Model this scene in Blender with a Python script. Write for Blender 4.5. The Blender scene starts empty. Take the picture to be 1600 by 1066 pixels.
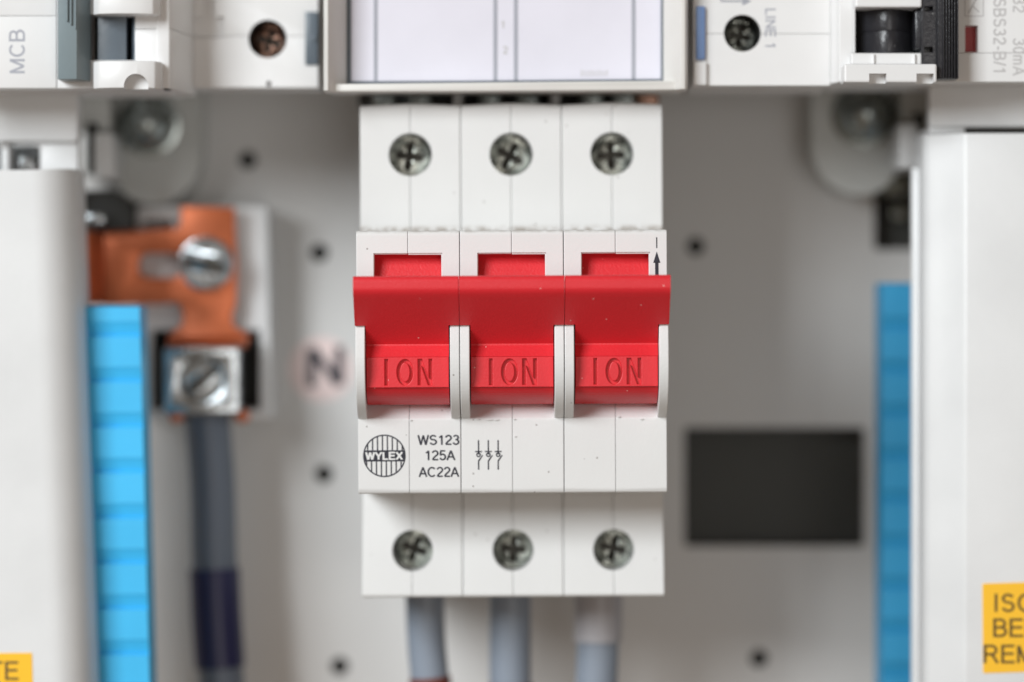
import bpy, bmesh, math, random
from mathutils import Vector, Matrix
random.seed(7)
MM = 0.001
D0, F0 = 600.0, 5412.0            # camera distance in mm, focal length in photo pixels
def X(px, Y): return (px - 800.0) * (D0 + Y) / F0       # photo measurement -> real mm at a real depth
def Z(py, Y): return (533.0 - py) * (D0 + Y) / F0

# ------------------------------------------------------------------ camera, world, lamps, exposure
sc = bpy.context.scene
col = sc.collection
cam_d = bpy.data.cameras.new('camera')
cam = bpy.data.objects.new('camera', cam_d); col.objects.link(cam)
cam.location = (0, -D0 * MM, 0); cam.rotation_euler = (math.radians(90), 0, 0)
cam_d.sensor_width = 36; cam_d.lens = F0 / 1600 * 36
cam_d.clip_start = 0.02; cam_d.clip_end = 20
cam_d.dof.use_dof = True; cam_d.dof.focus_distance = (D0 - 2) * MM; cam_d.dof.aperture_fstop = 4.6
sc.camera = cam
w = bpy.data.worlds.new('World'); sc.world = w; w.use_nodes = True
bg = w.node_tree.nodes['Background']; bg.inputs[0].default_value = (1.0, 0.77, 0.58, 1); bg.inputs[1].default_value = 0.20
def area(name, loc, target, size, size_y, power, colour):
    l = bpy.data.lights.new(name, 'AREA'); l.shape = 'RECTANGLE'; l.size = size; l.size_y = size_y
    l.energy = power; l.color = colour
    o = bpy.data.objects.new(name, l); col.objects.link(o); o.location = loc
    o.rotation_euler = (Vector(target) - Vector(loc)).to_track_quat('-Z', 'Y').to_euler()
    return o
area('window_light', (-0.80, -1.15, 0.50), (0, 0, 0), 0.60, 0.60, 24.0, (0.93, 0.975, 1.0))
area('room_light', (0.30, -1.3, -0.12), (0, 0.03, 0), 0.45, 0.45, 2.0, (1.0, 0.98, 0.95))
sc.view_settings.view_transform = 'Standard'; sc.view_settings.look = 'None'
sc.view_settings.exposure = 0.0; sc.view_settings.gamma = 1.0
sc.view_settings.use_curve_mapping = False
sc.cycles.max_bounces = 8; sc.cycles.diffuse_bounces = 5

# ------------------------------------------------------------------ materials
def mat(name, base, rough=0.45, metal=0.0, bump=0.15, bscale=900, specks=None, speck_scale=350, speck_r=0.09,
        sss=0.0, var=0.04, vscale=60, coat=0.0, stain=None):
    m = bpy.data.materials.new(name); m.use_nodes = True
    nt = m.node_tree; n = nt.nodes; L = nt.links; b = n['Principled BSDF']
    tc = n.new('ShaderNodeTexCoord')
    co0 = tc.outputs['Object']
    oi = n.new('ShaderNodeObjectInfo'); va = n.new('ShaderNodeVectorMath'); va.operation = 'ADD'
    L.new(co0, va.inputs[0]); L.new(oi.outputs['Random'], va.inputs[1]); co = va.outputs[0]
    nz = n.new('ShaderNodeTexNoise'); nz.inputs['Scale'].default_value = vscale; nz.inputs['Detail'].default_value = 4
    L.new(co, nz.inputs['Vector'])
    mr = n.new('ShaderNodeMapRange'); mr.inputs['To Min'].default_value = 1 - var; mr.inputs['To Max'].default_value = 1 + var
    mr.inputs['From Min'].default_value = 0.3; mr.inputs['From Max'].default_value = 0.7
    L.new(nz.outputs['Fac'], mr.inputs['Value'])
    mul = n.new('ShaderNodeMix'); mul.data_type = 'RGBA'; mul.blend_type = 'MULTIPLY'; mul.inputs[0].default_value = 1
    mul.inputs[6].default_value = (*base, 1); L.new(mr.outputs[0], mul.inputs[7])
    cur = mul.outputs[2]
    if specks:
        v = n.new('ShaderNodeTexVoronoi'); v.inputs['Scale'].default_value = speck_scale; L.new(co, v.inputs['Vector'])
        lt = n.new('ShaderNodeMath'); lt.operation = 'LESS_THAN'; lt.inputs[1].default_value = speck_r
        L.new(v.outputs['Distance'], lt.inputs[0])
        sp = n.new('ShaderNodeSeparateColor'); L.new(v.outputs['Color'], sp.inputs[0])
        g = n.new('ShaderNodeMath'); g.operation = 'GREATER_THAN'; g.inputs[1].default_value = 0.72; L.new(sp.outputs[0], g.inputs[0])
        a = n.new('ShaderNodeMath'); a.operation = 'MULTIPLY'; L.new(lt.outputs[0], a.inputs[0]); L.new(g.outputs[0], a.inputs[1])
        a2 = n.new('ShaderNodeMath'); a2.operation = 'MULTIPLY'; a2.inputs[1].default_value = 0.6; L.new(a.outputs[0], a2.inputs[0])
        mx = n.new('ShaderNodeMix'); mx.data_type = 'RGBA'; L.new(a2.outputs[0], mx.inputs[0]); L.new(cur, mx.inputs[6])
        mx.inputs[7].default_value = (*specks, 1); cur = mx.outputs[2]
    if stain:                                   # a line of settled dust: (z centre m, half width m, colour)
        zc, hw, scol = stain
        sx = n.new('ShaderNodeSeparateXYZ'); L.new(co0, sx.inputs[0])
        s1 = n.new('ShaderNodeMath'); s1.operation = 'SUBTRACT'; s1.inputs[1].default_value = zc; L.new(sx.outputs[2], s1.inputs[0])
        s2 = n.new('ShaderNodeMath'); s2.operation = 'ABSOLUTE'; L.new(s1.outputs[0], s2.inputs[0])
        s3 = n.new('ShaderNodeMapRange'); s3.inputs['From Min'].default_value = hw; s3.inputs['From Max'].default_value = 0
        L.new(s2.outputs[0], s3.inputs['Value'])
        nn = n.new('ShaderNodeTexNoise'); nn.inputs['Scale'].default_value = 700; nn.inputs['Detail'].default_value = 5; L.new(co, nn.inputs['Vector'])
        nr = n.new('ShaderNodeMapRange'); nr.inputs['From Min'].default_value = 0.36; nr.inputs['From Max'].default_value = 0.60; L.new(nn.outputs['Fac'], nr.inputs['Value'])
        s4 = n.new('ShaderNodeMath'); s4.operation = 'MULTIPLY'; L.new(s3.outputs[0], s4.inputs[0]); L.new(nr.outputs[0], s4.inputs[1])
        mx = n.new('ShaderNodeMix'); mx.data_type = 'RGBA'; L.new(s4.outputs[0], mx.inputs[0]); L.new(cur, mx.inputs[6])
        mx.inputs[7].default_value = (*scol, 1); cur = mx.outputs[2]
    L.new(cur, b.inputs['Base Color'])
    b.inputs['Roughness'].default_value = rough; b.inputs['Metallic'].default_value = metal
    b.inputs['Coat Weight'].default_value = coat
    if sss:
        b.inputs['Subsurface Weight'].default_value = sss; b.inputs['Subsurface Scale'].default_value = 0.0006
        b.inputs['Subsurface Radius'].default_value = (1, 0.6, 0.4)
    if bump:
        n2 = n.new('ShaderNodeTexNoise'); n2.inputs['Scale'].default_value = bscale; n2.inputs['Detail'].default_value = 3
        L.new(co, n2.inputs['Vector'])
        bp = n.new('ShaderNodeBump'); bp.inputs['Strength'].default_value = bump; bp.inputs['Distance'].default_value = 0.0001
        L.new(n2.outputs['Fac'], bp.inputs['Height']); L.new(bp.outputs[0], b.inputs['Normal'])
        rr = n.new('ShaderNodeMapRange'); rr.inputs['To Min'].default_value = rough - 0.06; rr.inputs['To Max'].default_value = rough + 0.06
        L.new(nz.outputs['Fac'], rr.inputs['Value']); L.new(rr.outputs[0], b.inputs['Roughness'])
    return m
M = dict(
    white=mat('switch_white_plastic', (0.73, 0.733, 0.728), 0.42, bump=0.35, bscale=2500, specks=(0.16, 0.13, 0.11), speck_scale=460, speck_r=0.08, var=0.02,
              stain=(0.0197, 0.0011, (0.30, 0.26, 0.22))),
    white2=mat('breaker_white_plastic', (0.765, 0.765, 0.765), 0.4, bump=0.2),
    cream=mat('holder_white_plastic', (0.72, 0.71, 0.68), 0.4, bump=0.2),
    cover=mat('white_powder_coat', (0.74, 0.75, 0.755), 0.4, bump=0.3, bscale=1500),
    plate=mat('grey_coated_steel', (0.68, 0.672, 0.66), 0.5, bump=0.3, bscale=1200, var=0.03, vscale=20),
    bracket=mat('bracket_coat', (0.56, 0.57, 0.55), 0.45, bump=0.2),
    red=mat('red_plastic', (0.70, 0.020, 0.030), 0.43, bump=0.5, bscale=2600, specks=(0.9, 0.6, 0.55), speck_scale=520, speck_r=0.075),
    ink=mat('black_ink', (0.018, 0.018, 0.03), 0.6, bump=0, var=0.2, vscale=3000),
    greyink=mat('grey_ink', (0.36, 0.37, 0.42), 0.6, bump=0),
    paleink=mat('pale_ink', (0.50, 0.49, 0.49), 0.6, bump=0),
    steel=mat('dull_zinc_steel', (0.40, 0.42, 0.38), 0.28, 0.95, bump=1.6, bscale=700, var=0.75, vscale=650),
    bolt=mat('dark_zinc_bolt', (0.34, 0.37, 0.36), 0.26, 0.95, bump=0.3, var=0.3, vscale=300),
    zinc=mat('bright_zinc', (0.45, 0.48, 0.50), 0.24, 1.0, bump=0.7, bscale=900, var=0.25, vscale=400),
    brassy=mat('terminal_metal', (0.40, 0.24, 0.18), 0.35, 1.0, bump=0.5, var=0.3, vscale=600),
    copper=mat('copper_strap_metal', (0.56, 0.145, 0.055), 0.38, 0.5, bump=0.5, bscale=600, var=0.25, vscale=120),
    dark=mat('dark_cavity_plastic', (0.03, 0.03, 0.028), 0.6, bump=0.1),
    black=mat('black_plastic', (0.022, 0.022, 0.026), 0.3, bump=0.9, bscale=1300, specks=(0.5, 0.5, 0.5), speck_scale=600, speck_r=0.06),
    slate=mat('slate_grey_plastic', (0.20, 0.25, 0.27), 0.38, bump=0.3),
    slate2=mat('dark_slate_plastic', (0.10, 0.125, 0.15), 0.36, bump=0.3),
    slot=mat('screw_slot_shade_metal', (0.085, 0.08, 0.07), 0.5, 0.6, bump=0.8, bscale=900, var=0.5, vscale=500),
    clip=mat('blue_clip_plastic', (0.17, 0.27, 0.50), 0.45, bump=0.2),
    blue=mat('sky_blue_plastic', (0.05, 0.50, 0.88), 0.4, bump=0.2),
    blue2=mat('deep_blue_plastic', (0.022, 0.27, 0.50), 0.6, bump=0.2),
    cable=mat('grey_cable_sheath', (0.24, 0.28, 0.34), 0.4, bump=0.3, bscale=500),
    cable2=mat('dark_grey_cable_sheath', (0.115, 0.135, 0.17), 0.42, bump=0.3, bscale=500),
    wrap=mat('pale_heat_wrap', (0.40, 0.39, 0.41), 0.4, bump=0.3),
    navy=mat('navy_sleeve', (0.010, 0.010, 0.055), 0.4, bump=0.3),
    brown=mat('brown_sleeve', (0.16, 0.035, 0.02), 0.45, bump=0.3),
    paper=mat('card_paper', (0.73, 0.72, 0.80), 0.5, bump=0.1),
    yellow=mat('amber_label', (0.98, 0.54, 0.014), 0.45, bump=0.1),
    labelink=mat('label_ink', (0.10, 0.06, 0.012), 0.55, bump=0),
    pink=mat('pale_pink_sticker', (0.88, 0.72, 0.70), 0.5, bump=0),
    flag=mat('dark_red_flag', (0.35, 0.004, 0.004), 0.4, bump=0),
    inner=mat('enclosure_inside', (0.058, 0.058, 0.052), 0.6, bump=0),
)

# ------------------------------------------------------------------ geometry helpers (all in mm, pieces are bmeshes)
def _axes(axis):   # map (u, v, w) -> (x, y, z); w is the extrusion direction
    return {'Y': lambda u, v, w: (u, w, v), 'X': lambda u, v, w: (w, u, v), 'Z': lambda u, v, w: (u, v, w)}[axis]
def prism(pts, w0, w1, bevel=0.0, axis='Y', seg=2):
    f = _axes(axis); bm = bmesh.new()
    a = [bm.verts.new(f(u, v, w0)) for u, v in pts]; b = [bm.verts.new(f(u, v, w1)) for u, v in pts]
    n = len(pts)
    fa = bm.faces.new(a); fb = bm.faces.new(b[::-1])
    for i in range(n): bm.faces.new((a[i], b[i], b[(i + 1) % n], a[(i + 1) % n]))
    bmesh.ops.recalc_face_normals(bm, faces=bm.faces)
    if bevel:
        es = []
        for e in bm.edges:
            if len(e.link_faces) == 2 and e.calc_face_angle(0) > math.radians(28): es.append(e)
        bmesh.ops.bevel(bm, geom=es, offset=bevel, segments=seg, profile=0.5, affect='EDGES', clamp_overlap=True)
    return bm
def box(x0, x1, y0, y1, z0, z1, bevel=0.0):
    return prism([(x0, z0), (x1, z0), (x1, z1), (x0, z1)], y0, y1, bevel)
def disc_pts(cx, cz, r, n=40, rz=None):
    return [(cx + r * math.cos(2 * math.pi * i / n), cz + (rz or r) * math.sin(2 * math.pi * i / n)) for i in range(n)]
def round_poly(pts, radii, seg=8):
    out = []; n = len(pts)
    for i, p in enumerate(pts):
        r = radii[i] if isinstance(radii, (list, tuple)) else radii
        if not r: out.append(p); continue
        p = Vector(p); a = Vector(pts[i - 1]); b = Vector(pts[(i + 1) % n])
        da = (a - p).normalized(); db = (b - p).normalized()
        q0 = p + da * r; q1 = p + db * r
        for k in range(seg + 1):
            t = k / seg
            q = q0 * (1 - t) ** 2 + p * 2 * t * (1 - t) + q1 * t * t
            out.append((q.x, q.y))
    return out
def bez(p0, p1, p2, n=10):
    return [tuple(Vector(p0) * (1 - t) ** 2 + Vector(p1) * 2 * t * (1 - t) + Vector(p2) * t * t) for t in [k / n for k in range(n + 1)]]
def area2(p): return sum(p[i][0] * p[(i + 1) % len(p)][1] - p[(i + 1) % len(p)][0] * p[i][1] for i in range(len(p)))
def plate(outer, holes, y0, y1, bevel=0.0):
    cu = bpy.data.curves.new('tmp', 'CURVE'); cu.dimensions = '2D'; cu.fill_mode = 'BOTH'
    cu.extrude = abs(y1 - y0) / 2 - bevel; cu.bevel_depth = bevel; cu.bevel_resolution = 1; cu.offset = -bevel
    def add(pts):
        s = cu.splines.new('POLY'); s.points.add(len(pts) - 1)
        for i, (u, v) in enumerate(pts): s.points[i].co = (u, v, 0, 1)
        s.use_cyclic_u = True
    add(outer if area2(outer) < 0 else outer[::-1])
    for h in holes: add(h if area2(h) > 0 else h[::-1])
    return _curve_bm(cu, y0, y1)
def _curve_bm(cu, y0, y1):
    o = bpy.data.objects.new('tmp', cu); col.objects.link(o)
    dg = bpy.context.evaluated_depsgraph_get(); dg.update()
    me = bpy.data.meshes.new_from_object(o.evaluated_get(dg))
    bm = bmesh.new(); bm.from_mesh(me)
    bpy.data.meshes.remove(me); bpy.data.objects.remove(o); bpy.data.curves.remove(cu)
    bmesh.ops.remove_doubles(bm, verts=bm.verts, dist=1e-4)
    yc = (y0 + y1) / 2
    for v in bm.verts: v.co = Vector((v.co.x, yc - v.co.z, v.co.y))
    bmesh.ops.recalc_face_normals(bm, faces=bm.faces)
    return bm
def text(s, size, x, z, y, rot=0, sx=1.0, align='CENTER', depth=0.04, weight=0.0, spacing=1.0):
    cu = bpy.data.curves.new('tmp', 'FONT'); cu.body = s; cu.size = 1; cu.align_x = align; cu.align_y = 'CENTER'
    cu.extrude = depth / 2 / size; cu.offset = weight; cu.space_character = spacing; cu.resolution_u = 4
    bm = _curve_bm(cu, 0, 0)
    c, q = math.cos(rot), math.sin(rot)
    for v in bm.verts:
        u, k, t = v.co.x * size * sx, v.co.y * size, v.co.z * size
        v.co = Vector((x + u * c - t * q, y + k, z + u * q + t * c))
    return bm
def _arc(cx, cy, rx, ry, a0, a1, n=14):
    return [(cx + rx * math.cos(math.radians(a0 + (a1 - a0) * i / n)), cy + ry * math.sin(math.radians(a0 + (a1 - a0) * i / n))) for i in range(n + 1)]
GL = {   # plain grotesque capitals: (advance width, centre lines), cap height 1
 'W': (.92, [[(.0, 1), (.22, .0), (.44, .97), (.66, .0), (.88, 1)]]), 'Y': (.70, [[(.0, 1), (.33, .42), (.66, 1)], [(.33, .45), (.33, 0)]]),
 'L': (.58, [[(.06, 1), (.06, .055), (.56, .055)]]), 'E': (.68, [[(.64, .945), (.06, .945), (.06, .055), (.66, .055)], [(.06, .52), (.60, .52)]]),
 'X': (.68, [[(.0, 1), (.62, 0)], [(.62, 1), (.0, 0)]]), 'M': (.84, [[(.06, 0), (.06, .96), (.40, .05), (.74, .96), (.74, 0)]]),
 'I': (.26, [[(.10, 0), (.10, 1)]]), 'N': (.76, [[(.06, 0), (.06, .95), (.66, .05), (.66, 1)]]), 'T': (.64, [[(.0, .945), (.62, .945)], [(.31, .945), (.31, 0)]]),
 'F': (.64, [[(.60, .945), (.06, .945), (.06, 0)], [(.06, .50), (.54, .50)]]), 'V': (.70, [[(.0, 1), (.33, 0), (.66, 1)]]), 'A': (.70, [[(.0, 0), (.33, .97), (.66, 0)], [(.13, .33), (.53, .33)]]),
 '1': (.56, [[(.08, .74), (.22, .82), (.32, .96), (.32, 0)]]), '-': (.36, [[(.02, .36), (.30, .36)]]), '/': (.32, [[(.0, 0), (.26, 1)]]), ' ': (.30, []),
 '2': (.60, [_arc(.28, .70, .23, .245, 170, -18, 14) + [(.42, .52), (.18, .28), (.05, .055), (.54, .055)]]),
 '3': (.60, [_arc(.27, .735, .20, .21, 160, -90, 12) + [(.22, .525)], [(.22, .525)] + _arc(.27, .29, .235, .235, 90, -165, 14)]),
 '5': (.60, [[(.50, .945), (.12, .945), (.07, .50)] + _arc(.27, .33, .235, .275, 140, -160, 16)]),
 '0': (.60, [_arc(.28, .5, .22, .445, 90, 450, 28)]), 'O': (.82, [_arc(.39, .5, .335, .445, 90, 450, 32)]),
 'C': (.78, [_arc(.39, .5, .335, .445, 42, 318, 26)]), 'G': (.84, [_arc(.39, .5, .335, .445, 42, 325, 26) + [(.70, .48), (.42, .48)]]),
 'S': (.70, [_arc(.32, .735, .235, .21, 20, 250, 16) + _arc(.33, .29, .26, .235, 75, -165, 18)]),
 'D': (.78, [[(.06, .055), (.06, .945), (.32, .945)] + _arc(.32, .5, .34, .445, 80, -80, 16) + [(.32, .055), (.06, .055)]]),
 'B': (.70, [[(.06, .52), (.06, .945), (.36, .945)] + _arc(.36, .735, .20, .21, 80, -80, 10) + [(.36, .52), (.06, .52)], [(.06, .52), (.06, .055), (.37, .055)] + _arc(.37, .288, .235, .233, -80, 80, 10) + [(.37, .52)]]),
 'R': (.76, [[(.06, 0), (.06, .945), (.38, .945)] + _arc(.38, .715, .23, .23, 80, -80, 10) + [(.38, .485), (.06, .485)], [(.36, .48), (.48, .36), (.68, 0)]]),
 'm': (.88, [[(.06, 0), (.06, .72)], _arc(.23, .50, .16, .19, 180, 0, 10) + [(.39, 0)], _arc(.56, .50, .16, .19, 180, 0, 10) + [(.72, 0)]]),
}
def ribbon(line, t):                                  # mitred outline polygon quads of a centre line
    P = [Vector(p) for p in line]; closed = (P[0] - P[-1]).length < 1e-5
    if closed: P = P[:-1]
    L_, R_ = [], []
    n = len(P)
    for i, p in enumerate(P):
        a = P[i - 1] if (i or closed) else None; b = P[(i + 1) % n] if (i < n - 1 or closed) else None
        d0 = (p - a).normalized() if a is not None else (b - p).normalized()
        d1 = (b - p).normalized() if b is not None else d0
        n0 = Vector((-d0.y, d0.x)); n1 = Vector((-d1.y, d1.x))
        m = n0 + n1
        if m.length < 0.2: m = n0.copy(); k = 1
        else: m.normalize(); k = min(1.9, 1 / max(0.3, m.dot(n0)))
        L_.append(p + m * k * t / 2); R_.append(p - m * k * t / 2)
    return L_, R_, closed
def stroke_text(s, h, x, z, y, rot=0, sx=1.0, align='CENTER', weight=0.13, depth=0.03, gap=0.10):
    bm = bmesh.new(); adv = 0.0; layer = 0
    width = sum(GL[c][0] + gap for c in s) - gap
    ox = {'CENTER': -width / 2, 'LEFT': 0, 'RIGHT': -width}[align]
    c_, s_ = math.cos(rot), math.sin(rot)
    def put(q, yy):
        u, t = (q.x + ox + adv) * h * sx, (q.y - 0.5) * h
        return (x + u * c_ - t * s_, yy, z + u * s_ + t * c_)
    for ch_ in s:
        w_, lines = GL[ch_]
        pieces = []
        for line in lines:                            # break a line where it turns sharply, so that strokes keep their width
            cur_ = [line[0]]
            for i in range(1, len(line)):
                cur_.append(line[i])
                if i < len(line) - 1:
                    d0 = (Vector(line[i]) - Vector(line[i - 1])).normalized(); d1 = (Vector(line[i + 1]) - Vector(line[i])).normalized()
                    if d0.dot(d1) < -0.1:
                        pieces.append(cur_); cur_ = [line[i]]
            pieces.append(cur_)
        for line in pieces:
            L_, R_, closed = ribbon(line, weight); n = len(L_); yf = y - layer % 4 * 0.003; layer += 1
            f = [[bm.verts.new(put(q, yy)) for q in S] for yy in (yf, yf + depth) for S in (L_, R_)]
            for i in range(n if closed else n - 1):
                j = (i + 1) % n
                bm.faces.new((f[0][i], f[1][i], f[1][j], f[0][j])); bm.faces.new((f[0][i], f[0][j], f[2][j], f[2][i])); bm.faces.new((f[1][i], f[3][i], f[3][j], f[1][j]))
            if not closed:
                bm.faces.new((f[0][0], f[2][0], f[3][0], f[1][0])); bm.faces.new((f[0][-1], f[1][-1], f[3][-1], f[2][-1]))
        adv += w_ + gap
    bmesh.ops.recalc_face_normals(bm, faces=bm.faces)
    return bm
def lathe(prof, cx, cz, seg=36, axis='Y'):          # prof: (r, y) from the tip outwards
    bm = bmesh.new(); rings = []
    for r, y in prof:
        if r < 1e-6: rings.append([bm.verts.new((cx, y, cz))])
        else: rings.append([bm.verts.new((cx + r * math.cos(2 * math.pi * i / seg), y, cz + r * math.sin(2 * math.pi * i / seg))) for i in range(seg)])
    for a, b in zip(rings, rings[1:]):
        for i in range(seg):
            j = (i + 1) % seg
            if len(a) == 1: bm.faces.new((a[0], b[j], b[i]))
            elif len(b) == 1: bm.faces.new((a[i], a[j], b[0]))
            else: bm.faces.new((a[i], a[j], b[j], b[i]))
    bmesh.ops.recalc_face_normals(bm, faces=bm.faces)
    return bm
def tube(path, rad, seg=28):                          # path: [(x, y, z)], rad: number or list
    bm = bmesh.new(); rings = []; P = [Vector(p) for p in path]
    for i, p in enumerate(P):
        t = (P[min(i + 1, len(P) - 1)] - P[max(i - 1, 0)]).normalized()
        a = t.cross(Vector((0, 1, 0))).normalized(); b = t.cross(a).normalized()
        r = rad[i] if isinstance(rad, (list, tuple)) else rad
        rings.append([bm.verts.new(p + a * r * math.cos(2 * math.pi * k / seg) + b * r * math.sin(2 * math.pi * k / seg)) for k in range(seg)])
    for A, B in zip(rings, rings[1:]):
        for k in range(seg): bm.faces.new((A[k], A[(k + 1) % seg], B[(k + 1) % seg], B[k]))
    bm.faces.new(rings[0]); bm.faces.new(rings[-1][::-1])
    bmesh.ops.recalc_face_normals(bm, faces=bm.faces)
    return bm
def smooth_path(ctrl, n=30):
    out = []
    C = [ctrl[0]] + list(ctrl) + [ctrl[-1]]
    for i in range(len(ctrl) - 1):
        p0, p1, p2, p3 = [Vector(C[i + k]) for k in range(4)]
        for k in range(n // (len(ctrl) - 1) + 1):
            t = k / (n // (len(ctrl) - 1) + 1)
            out.append(0.5 * ((2 * p1) + (p2 - p0) * t + (2 * p0 - 5 * p1 + 4 * p2 - p3) * t * t + (-p0 + 3 * p1 - 3 * p2 + p3) * t ** 3))
    out.append(Vector(ctrl[-1])); return out
def merge(parts):
    bm = bmesh.new()
    for p in parts:
        me = bpy.data.meshes.new('t'); p.to_mesh(me); p.free(); bm.from_mesh(me); bpy.data.meshes.remove(me)
    return bm
def cut(bm, cutter):                                   # boolean difference through real modifiers
    ms = []
    for b in (bm, cutter):
        me = bpy.data.meshes.new('t'); b.to_mesh(me); b.free(); o = bpy.data.objects.new('t', me); col.objects.link(o); ms.append(o)
    md = ms[0].modifiers.new('b', 'BOOLEAN'); md.operation = 'DIFFERENCE'; md.object = ms[1]; md.solver = 'EXACT'
    dg = bpy.context.evaluated_depsgraph_get(); dg.update()
    me = bpy.data.meshes.new_from_object(ms[0].evaluated_get(dg))
    r = bmesh.new(); r.from_mesh(me); bpy.data.meshes.remove(me)
    for o in ms:
        d = o.data; bpy.data.objects.remove(o); bpy.data.meshes.remove(d)
    return r
WO = {}                                                # world origin in mm of every object
def obj(name, bm, material, parent=None, origin=None, smooth=30):
    if isinstance(bm, list): bm = merge(bm)
    po = WO[parent] if parent else Vector((0, 0, 0))
    og = Vector(origin) if origin is not None else (po if parent else Vector((0, 0, 0)))
    me = bpy.data.meshes.new(name)
    for v in bm.verts: v.co = (v.co - og) * MM
    bm.to_mesh(me); bm.free()
    me.materials.append(M[material])
    me.shade_smooth(); me.set_sharp_from_angle(angle=math.radians(smooth))
    o = bpy.data.objects.new(name, me); col.objects.link(o)
    o.parent = parent; o.location = (og - po) * MM; WO[o] = og
    return o
def tag(o, label=None, cat=None, group=None, kind=None):
    if label: o['label'] = label
    if cat: o['category'] = cat
    if group: o['group'] = group
    if kind: o['kind'] = kind
    return o
def thing(name, loc, label, cat, group=None):
    o = bpy.data.objects.new(name, None); col.objects.link(o); o.empty_display_size = 0.01
    o.location = Vector(loc) * MM; WO[o] = Vector(loc)
    return tag(o, label, cat, group)
def rect(x0, x1, z0, z1): return [(x0, z0), (x1, z0), (x1, z1), (x0, z1)]
def prect(a, b, c, d, Y): return rect(X(a, Y), X(b, Y), Z(d, Y), Z(c, Y))      # photo px box: left, right, top, bottom
def pbox(a, b, c, d, y0, y1, bevel=0.0): return box(X(a, y0), X(b, y0), y0, y1, Z(d, y0), Z(c, y0), bevel)

# ------------------------------------------------------------------ the setting: mounting plate and the enclosure behind it
PY = 75.0
holes = [disc_pts(X(a, PY), Z(b, PY), 1.75, 20) for a, b in
         ((387, 250), (499, 395), (506, 741), (531, 1041), (1087, 385), (1186, 1029), (420, -140), (1190, -140))]
holes.append(round_poly(prect(1069, 1351, 668, 854, PY), 0.8))
holes.append(round_poly(prect(1366, 1470, 262, 390, PY), 0.6))
tag(obj('mounting_plate', plate(rect(-125, 125, -100, 110), holes, PY, PY + 1.5), 'plate'), kind='structure',
    label='grey coated steel plate with drilled holes behind the switch')
enc = [box(-150, 150, PY + 6, PY + 18, -120, 130), box(-152, -150, PY - 5, PY + 18, -120, 130), box(150, 152, PY - 5, PY + 18, -120, 130)]
tag(obj('enclosure_back_wall', enc, 'inner'), kind='structure', label='dark inside wall of the enclosure seen through the plate openings')

# ------------------------------------------------------------------ pozidriv style screw
def screw_geom(r, y, slot='cross', metal_depth=1.3):
    if slot == 'cross':
        a, b = 0.19 * r, 0.66 * r
        c = [(a, a), (b, a * .8), (b, -a * .8), (a, -a), (a * .8, -b), (-a * .8, -b), (-a, -a), (-b, -a * .8), (-b, a * .8), (-a, a), (-a * .8, b), (a * .8, b)]
    else:
        c = rect(-r * 0.8, r * 0.8, -r * 0.13, r * 0.13)
    head = plate(disc_pts(0, 0, r, 36), [c], y, y + metal_depth, 0.22 * min(1, r / 3))
    for v in head.verts:                                  # shallow dome
        q = (v.co.x ** 2 + v.co.z ** 2) / (r * r)
        v.co.y += q * 0.5 - (0.0 if v.co.y > y + metal_depth * .5 else 0.25 * (1 - q))
    floor = lathe([(0, y + metal_depth + 1.4), (r * 0.7, y + metal_depth + 1.2), (r * 0.97, y + metal_depth - .1), (r * 0.9, y + 6)], 0, 0)
    parts = [head, floor]
    if slot == 'cross':                                   # four shallow ribs between the wings
        for k in range(4):
            t = math.radians(45 + 90 * k); d = Vector((math.cos(t), math.sin(t)))
            e = Vector((-d.y, d.x)) * r * 0.05
            p0, p1 = d * r * 0.25, d * r * 0.72
            parts.append(prism([tuple(p0 - e), tuple(p1 - e), tuple(p1 + e), tuple(p0 + e)], y - 0.30, y + 0.3, 0.05))
    return parts
def screw(name, parent, x, y, z, r, rot, material, slot='cross'):
    bm = merge(screw_geom(r, 0, slot))
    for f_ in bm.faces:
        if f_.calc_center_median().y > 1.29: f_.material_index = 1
    for v in bm.verts: v.co += Vector((x, y, z))
    o = obj(name, bm, material, parent, origin=(x, y, z)); o.rotation_euler = (0, rot, 0)
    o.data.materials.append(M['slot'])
    return o

# ------------------------------------------------------------------ the main switch
sw = thing('isolator_switch', (0, 66, 0), 'white three pole main switch with one wide red handle, in the centre of the panel', 'main switch')
sw.rotation_euler = (0, math.radians(-0.28), 0)
HW = 8.93
def halves(profile, bevel=0.12, cutters=None, hw=HW, gap=0.03):
    out = []
    for s in (-1, 1):
        x0, x1 = (-hw, -gap) if s < 0 else (gap, hw)
        bm = prism(profile, x0, x1, bevel, 'X')
        if cutters:
            for (cz, r, ya, yb) in cutters: bm = cut(bm, prism(disc_pts(0, cz, r, 48), ya, yb))
        out.append(bm)
    return out
ZT, ZB = 33.3, -37.4
up_prof = round_poly([(17.0, 19.0), (17.0, 42.5), (62, 42.5), (62, 19.0)], [0, 1.3, 0.6, 0])
lo_prof = round_poly([(22.5, -25.0), (17.0, -45.6), (62, -45.6), (62, -25.0)], [0, 0.9, 0.6, 0])
top_prof = round_poly([(0, 3.0), (0, 19.2), (17.6, 19.2), (17.6, 3.0)], [0, 0.9, 0, 0])
lab_prof = round_poly([(4.0, -13.5), (4.0, -26.55), (26, -26.55), (26, -11.05), (6.5, -11.05)], [0.25, 0.9, 0, 0, 0])
hs = halves(up_prof, 0.13, [(ZT, 3.85, 10, 30)]) + halves(lo_prof, 0.13, [(ZB, 3.65, 10, 31)])
def bevelled_box(x0, x1, y0, y1, z0, z1): return box(x0, x1, y0, y1, z0, z1)
for b_ in halves(top_prof, 0.12):
    b_ = cut(b_, box(-7.3, 7.3, 2.2, 18.5, 2.0, 15.3)); b_ = cut(b_, box(-5.95, 5.95, -2, 5, 2.0, 15.33))
    hs.append(b_)
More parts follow.
